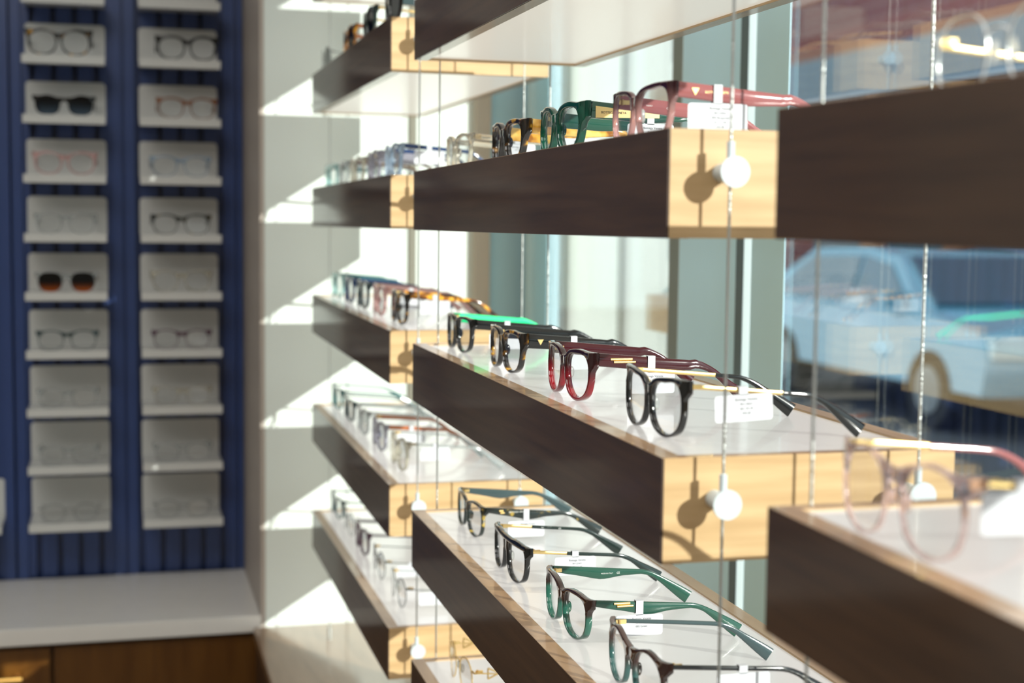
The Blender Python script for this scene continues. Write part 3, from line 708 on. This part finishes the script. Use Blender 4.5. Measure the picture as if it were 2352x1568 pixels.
# ---- far bay
YS0 = [2.86, 3.14, 3.43, 3.6, 3.86]
YS = [2.945, 3.185, 3.42, 3.65, 3.86]
ORD = ['nearest', 'second', 'third', 'fourth', 'furthest']
far = {
 0: [(GS(a=27, b=23, n=2.4, mat='black', tm='slate', temple='chunky', w=5, wt=7, eh=12, lens='lens_dark', hz=40), 'large black sunglasses', 1),
     (GS(a=25, b=22, n=2.3, mat='green_black', tm='gold', temple='slim', w=3, wt=4, lens='lens_dark'), 'dark green sunglasses with gold temples', 0),
     (GS(a=25, b=21, n=2.3, mat='tort', tm='orange_brown', temple='regular', w=3, wt=4, lens='lens_dark'), 'tortoise sunglasses with green lenses', 0),
     None,
     (GS(a=24, b=22, n=2.1, mat='gunmetal', tm='gunmetal', temple='wire', metal=True, lens='lens_dark'), 'round metal sunglasses', 0)],
 1: [(GS(a=24, b=21, n=2.6, mat='blue_clear', tm='navy', temple='regular', w=4, wt=5, t=5), 'clear blue glasses with navy temples', 1),
     (GS(a=24, b=20, n=2.6, mat='lavender', tm='lavender', temple='wide', w=4, wt=5, t=5), 'smoky lavender glasses', 0),
     (GS(a=24, b=19, n=2.4, mat='beige_clear', tm='brown', temple='regular', w=4, wt=4.5), 'clear glasses with brown temples', 0),
     (GS(a=23, b=19, n=2.6, mat='grey_clear', tm='grey_clear', temple='regular', w=3.5, wt=4.5), 'clear grey glasses', 0),
     (GS(a=24, b=19, n=2.8, mat='aqua_clear', tm='teal', temple='regular', w=3.5, wt=5), 'aqua glasses with dark teal brow', 0)],
 2: [(GS(a=24, b=20, n=2.7, mat='tort_dark', tm='tort', temple='regular', w=3.6, wt=5, eh=8), 'black and tortoise glasses', 1),
     (GS(a=24, b=20, n=2.4, mat='pink_clear', tm='pink_clear', temple='wide', w=4, wt=5), 'clear pink glasses', 1),
     (GS(a=24, b=20, n=2.5, mat='slate', tm='navy', temple='regular', w=3, wt=4), 'slate grey glasses', 0),
     (GS(a=24, b=19, n=2.6, mat='navy', tm='navy', temple='regular', w=3, wt=4), 'navy blue glasses', 0),
     (GS(a=24, b=20, n=2.8, mat='aqua_clear', tm='teal', temple='regular', w=3, wt=4), 'pale aqua glasses', 0)],
 3: [(GS(a=23, b=21, n=2.2, mat='beige_clear', tm='grey_clear', temple='slim', w=3, wt=4), 'pale olive glasses with clear grey temples', 1),
     (GS(a=24, b=20, n=2.6, mat='lavender', tm='orange_brown', temple='regular', w=3, wt=4.5, eh=6), 'grey-blue glasses with orange brown temples', 1),
     (GS(a=23, b=20, n=2.3, mat='grey_clear', tm='grey_clear', temple='regular', w=2.6, wt=3), 'pale grey clear glasses', 0),
     (GS(a=24, b=18, n=2.6, mat='slate', tm='gunmetal', temple='slim', w=2.4, wt=3), 'slim slate glasses', 0),
     (GS(a=25, b=19, n=2.8, mat='teal', tm='teal', temple='slim', w=2.2, wt=3), 'slim teal glasses', 0)],
 4: [(GS(a=23, b=21, n=2.0, mat='gunmetal', tm='gunmetal', temple='wire', metal=True), 'round thin metal glasses', 1),
     (GS(a=23, b=21, n=2.1, mat='gunmetal', tm='gunmetal', temple='wire', metal=True, zb=33), 'oval thin metal glasses', 1),
     (GS(a=24, b=20, n=2.5, mat='plum', tm='plum', temple='slim', w=2.2, wt=3.5), 'dark plum browline glasses', 0),
     (GS(a=24, b=20, n=2.3, mat='gunmetal', tm='gunmetal', temple='wire', metal=True, zb=35), 'grey metal glasses', 0),
     (GS(a=24, b=19, n=2.6, mat='slate', tm='slate', temple='slim', w=1.8, wt=2.4), 'light slate glasses', 0)]}
ROWN = {0: 'top row', 1: 'second row', 2: 'third row', 3: 'fourth row', 4: 'lowest row'}
for lv, lst in far.items():
    for k, e in enumerate(lst):
        if e is None: continue
        st, nm, tg = e
        r, i = put(3, lv, (YS[k] if lv else YS0[k])+random.uniform(-.01, .01), st, '%s, %s pair on the far bay %s' % (nm, ORD[k], ROWN[lv]), grp='glasses in the far bay', hi=(k < 2),
                   name='sunglasses' if 'sunglasses' in nm else 'eyeglasses', cat='sunglasses' if 'sunglasses' in nm else 'glasses', rot=random.uniform(-.03, .03), u={0: .02, 1: .036}.get(lv, .052))
        if tg: price_tag(r, i, ['Eyewear'] if False else None, y=44, blank=True, label='white tag on the %s, far bay %s' % (nm, ROWN[lv]))
# ---- nearest bay
st = GS(a=25, b=22, n=2.3, mat='blush', tm='rose', tm0='gold', split=[50], temple='slim', w=1.9, wt=2.6, t=3, eh=6, W2=70)
r, i = put(1, 2, .925, st, 'blurred clear pink glasses with gold temples on the nearest bay third row', grp='glasses in the nearest bay', u=.032)
price_tag(r, i, None, y=28, blank=True, label='white tag on the blurred pink and gold glasses', wdt=44, hgt=20)
st = GS(a=25, b=20, n=2.5, mat='steel', tm='grey_clear', tm0='gold', split=[60], temple='slim', metal=True)
r, i = put(1, 1, .86, st, 'blurred thin metal glasses with gold temples on the nearest bay second row', grp='glasses in the nearest bay', u=.06)
price_tag(r, i, None, y=30, blank=True, label='white tag on the blurred thin metal glasses in the nearest bay')

# ------------------------------------------------------------------ small wall display shelves with glasses
rows = [.577+.1735*1]+[.577-.1735*k for k in range(9)]
DC = [(-.273, -.039), (.059, .2964)]
wall_g = {
 (0, 1): (GS(a=27, b=24, n=2.3, mat='tort_dark', tm='black', w=4, wt=6, temple='regular'), 'large dark round glasses'),
 (0, 2): (GS(a=25, b=20, n=2.2, mat='black', tm='black', w=1.6, wt=2.5, lens='lens_blue'), 'black sunglasses with blue-grey lenses'),
 (0, 3): (GS(a=25, b=21, n=2.3, mat='pink_clear', tm='pink_clear', w=4, wt=5), 'pink glasses'),
 (0, 4): (GS(a=24, b=20, n=2.4, mat='grey_clear', tm='grey_clear', w=2.4, wt=3), 'pale clear glasses'),
 (0, 5): (GS(a=25, b=21, n=2.8, mat='grey_clear', tm='brown', w=1.3, wt=1.6, lens='lens_amber'), 'sunglasses with black to amber lenses'),
 (0, 6): (GS(a=25, b=20, n=2.4, mat='slate', tm='slate', w=2, wt=3.5), 'dark slim glasses'),
 (0, 7): (GS(a=24, b=20, n=2.3, mat='grey_clear', tm='slate', w=2, wt=2.5), 'clear glasses with slate temples'),
 (0, 8): (GS(a=24, b=20, n=2.5, mat='grey_clear', tm='gunmetal', w=2, wt=2.5), 'clear glasses with grey temples'),
 (0, 9): (GS(a=24, b=20, n=2.2, mat='gunmetal', tm='gunmetal', metal=True, temple='wire'), 'fine metal glasses'),
 (1, 1): (GS(a=26, b=22, n=2.4, mat='black', tm='black', w=4, wt=6), 'thick black glasses'),
 (1, 2): (GS(a=25, b=20, n=2.5, mat='brown', tm='brown', w=2.6, wt=4.5), 'brown glasses'),
 (1, 3): (GS(a=25, b=20, n=2.5, mat='blue_clear', tm='navy', w=2.6, wt=4), 'blue glasses'),
 (1, 4): (GS(a=25, b=20, n=2.4, mat='tort_green', tm='tort_green', w=2, wt=4), 'dark tortoise glasses'),
 (1, 5): (GS(a=25, b=21, n=2.3, mat='beige_clear', tm='beige_clear', w=3.5, wt=4), 'beige clear glasses'),
 (1, 6): (GS(a=25, b=20, n=2.4, mat='plum', tm='plum', w=1.8, wt=3), 'plum glasses'),
 (1, 7): (GS(a=24, b=20, n=2.3, mat='beige_clear', tm='brown', w=2, wt=2.5), 'clear glasses with brown temples'),
 (1, 8): (GS(a=24, b=20, n=2.5, mat='grey_clear', tm='gunmetal', w=2, wt=2.5), 'faint grey glasses'),
 (1, 9): (GS(a=24, b=20, n=2.4, mat='gunmetal', tm='gunmetal', metal=True, temple='wire'), 'slim gunmetal glasses')}
CN = ['left', 'right']
def ordn(k): return ['', 'first', 'second', 'third', 'fourth', 'fifth', 'sixth', 'seventh', 'eighth', 'ninth'][k]
def display(xa, xb, zt, lab):
    c = empty('display_shelf', V((xa+xb)/2, YB-.03, zt-.125), lab, 'display shelf', 'small white display shelves on the blue wall')
    yb = YB-.0302
    mb = MB(); r = .012; out = []
    zb = zt-.122
    for cxx, czz, a0 in ((xb-r, zt-r, 0), (xa+r, zt-r, 90)):
        for k in range(5):
            an = math.radians(a0+22.5*k); out.append((cxx+r*math.cos(an), czz+r*math.sin(an)))
    out += [(xa, zb), (xb, zb)]
    mb.rings([[V(q[0], yb-.0095, q[1]) for q in out], [V(q[0], yb, q[1]) for q in out]])
    P(mb, 'back_plate', M['acrylic'], c)
    P(sbox(xa, xb, yb-.185, yb-.0105, zb-.002, zb+.010), 'ledge', M['acrylic'], c, bevel=.0012)
    P(sbox(xa, xb, yb-.190, yb-.185, zb-.014, zb+.011), 'front_lip', M['acrylic'], c)
    return c, zb+.010
for ci, (xa, xb) in enumerate(DC):
    for k, zt in enumerate(rows):
        nm = 'cut by the top edge' if k == 0 else '%s from the top' % ordn(k)
        c, zs = display(xa, xb, zt, 'white display shelf in the %s column on the blue wall, %s' % (CN[ci], nm))
        if (ci, k) in wall_g:
            st, nm2 = wall_g[(ci, k)]
            dx = {(0, 1): -.012, (1, 1): .022, (1, 2): .02}.get((ci, k), .0)
            eyeglasses(st, V((xa+xb)/2+dx, YB-.205, zs), '%s on the %s display shelf of the %s column' % (nm2, ordn(k), CN[ci]), 'sunglasses' if 'sunglasses' in nm2 else 'glasses', 'glasses on the blue wall', rz=0, hi=False, name='sunglasses' if 'sunglasses' in nm2 else 'eyeglasses')
display(-.592, -.3505, rows[9], 'white display shelf just showing at the left edge of the photo')

# ------------------------------------------------------------------ street outside (metres)
def wbox(x0, x1, y0, y1, z0, z1, mb=None): return (mb or MB()).box(x0, x1, y0, y1, z0, z1)
o = wbox(.86, 4.6, -8, 40, -.12, 0).obj('pavement', M['pavement']); tag(o, 'pale concrete pavement outside the window', 'pavement', kind='structure')
o = wbox(4.6, 11.99, -8, 40, -.2, -.1).obj('road', M['asphalt']); tag(o, 'dark asphalt street outside', 'road', kind='structure')
def building():
    b_ = empty('brick_building', (16, 12, -.1), 'red brick building with blue fascia across the street', 'building')
    L = b_.location
    def part(n, mb, mtn): mb.v = [tuple(Vector(v)-L) for v in mb.v]; return mb.obj(n, M[mtn], b_)
    part('wall', wbox(12.2, 20, -6, 26.4, -.1, 12), 'brick')
    part('fascia', wbox(12.0, 12.2, -6, 26.4, 3.7, 4.5), 'fascia')
    y = -4
    while y < 24.5:
        part('pilaster', wbox(12.02, 12.2, y, y+.5, -.1, 3.7), 'door_orange')
        f = part('shop_window', wbox(12.12, 12.2, y+.6, y+2.4, .5, 3.5), 'car_glass')
        part('window', wbox(12.14, 12.2, y+.5, y+1.7, 5.9, 7.8), 'car_glass')
        y += 2.6
building()
pb = empty('pale_building', (8, 29, -.1), 'sunlit pale building at the end of the street', 'building')
def ppart(n, mb, mtn): mb.v = [tuple(Vector(v)-pb.location) for v in mb.v]; return mb.obj(n, M[mtn], pb)
ppart('wall', wbox(1.5, 12.9, 27.5, 31, -.1, 14), 'pale_stucco')
ppart('panel', wbox(7.6, 8.85, 27.35, 27.5, -.1, 14), 'pale_green')
for xx in (4.5, 6.2, 9.9, 11.2): ppart('window', wbox(xx, xx+.5, 27.4, 27.5, -.6+.9, 2.2), 'pale_pink')
for xx in (4.5, 6.2, 9.9, 11.2): ppart('window', wbox(xx, xx+.5, 27.4, 27.5, 4, 6), 'pale_pink')
def car(x, y, body, label, sc=1.0, h=1.5):
    c = empty('parked_car', (x, y, -.1), label, 'car', 'cars parked along the street')
    # side profile along y, extruded in x with tumblehome
    prof = [(-2.2, .35), (-2.25, .62), (-2.15, .85), (-1.25, .98), (-.55, h-.08), (.0, h), (1.1, h-.03), (1.75, h-.35), (2.15, .95), (2.22, .6), (2.18, .35)]
    def xw(z): return .9 if z < 1.0 else .9-(z-1.0)*.38
    mb = MB()
    rings = []
    for s in (-1, -.92, .92, 1):
        k = 1 if abs(s) < 1 else 0
        rings.append([(s*xw(z)*sc, yy*(1 if k else .985), z if k else z*.985+.01) for yy, z in prof])
    mb.rings(rings); autosmooth(mb.obj('body', M[body], c), 35)
    for s in (-1, 1):
        mb = MB(); q = [(-1.05, .99), (-.5, h-.16), (.0, h-.09), (.0, .99)]; q2 = [(.06, .99), (.06, h-.09), (1.05, h-.12), (1.55, h-.42), (1.5, .99)]
        for Q in (q, q2): mb.rings([[(s*(xw(z)*sc-.03), yy, z) for yy, z in Q], [(s*(xw(z)*sc+.008), yy, z) for yy, z in Q]])
        mb.obj('side_window', M['car_glass'], c)
    mb = MB(); mb.rings([[(-.75, -1.2, 1.0), (.75, -1.2, 1.0), (.66, -.6, h-.12), (-.66, -.6, h-.12)], [(-.75, -1.23, 1.04), (.75, -1.23, 1.04), (.66, -.63, h-.08), (-.66, -.63, h-.08)]]); mb.obj('windscreen', M['car_glass'], c)
    for s in (-1, 1):
        for yy in (-1.4, 1.4):
            mb = MB(); mb.cyl((s*.70, yy, .33), (s*.915, yy, .33), .33, 28); t = autosmooth(mb.obj('wheel', M['tyre'], c))
            mb = MB(); mb.cyl((s*.90, yy, .33), (s*.925, yy, .33), .2, 20); autosmooth(mb.obj('hubcap', M['steel'], t))
        mb = MB(); mb.box(s*.55, s*.86, -2.27, -2.1, .66, .82); mb.obj('headlight', M['frame_light'], c)
        mb = MB(); mb.box(s*.90, s*1.08, -.95, -.82, .98, 1.12); mb.obj('mirror', M[body], c)
    return c
car(7.4, 12.3, 'car_white', 'pale blue-white car parked nearest the shop window', h=1.5)
car(10.3, 14.2, 'car_deep', 'deep blue car parked across the street', h=1.5)
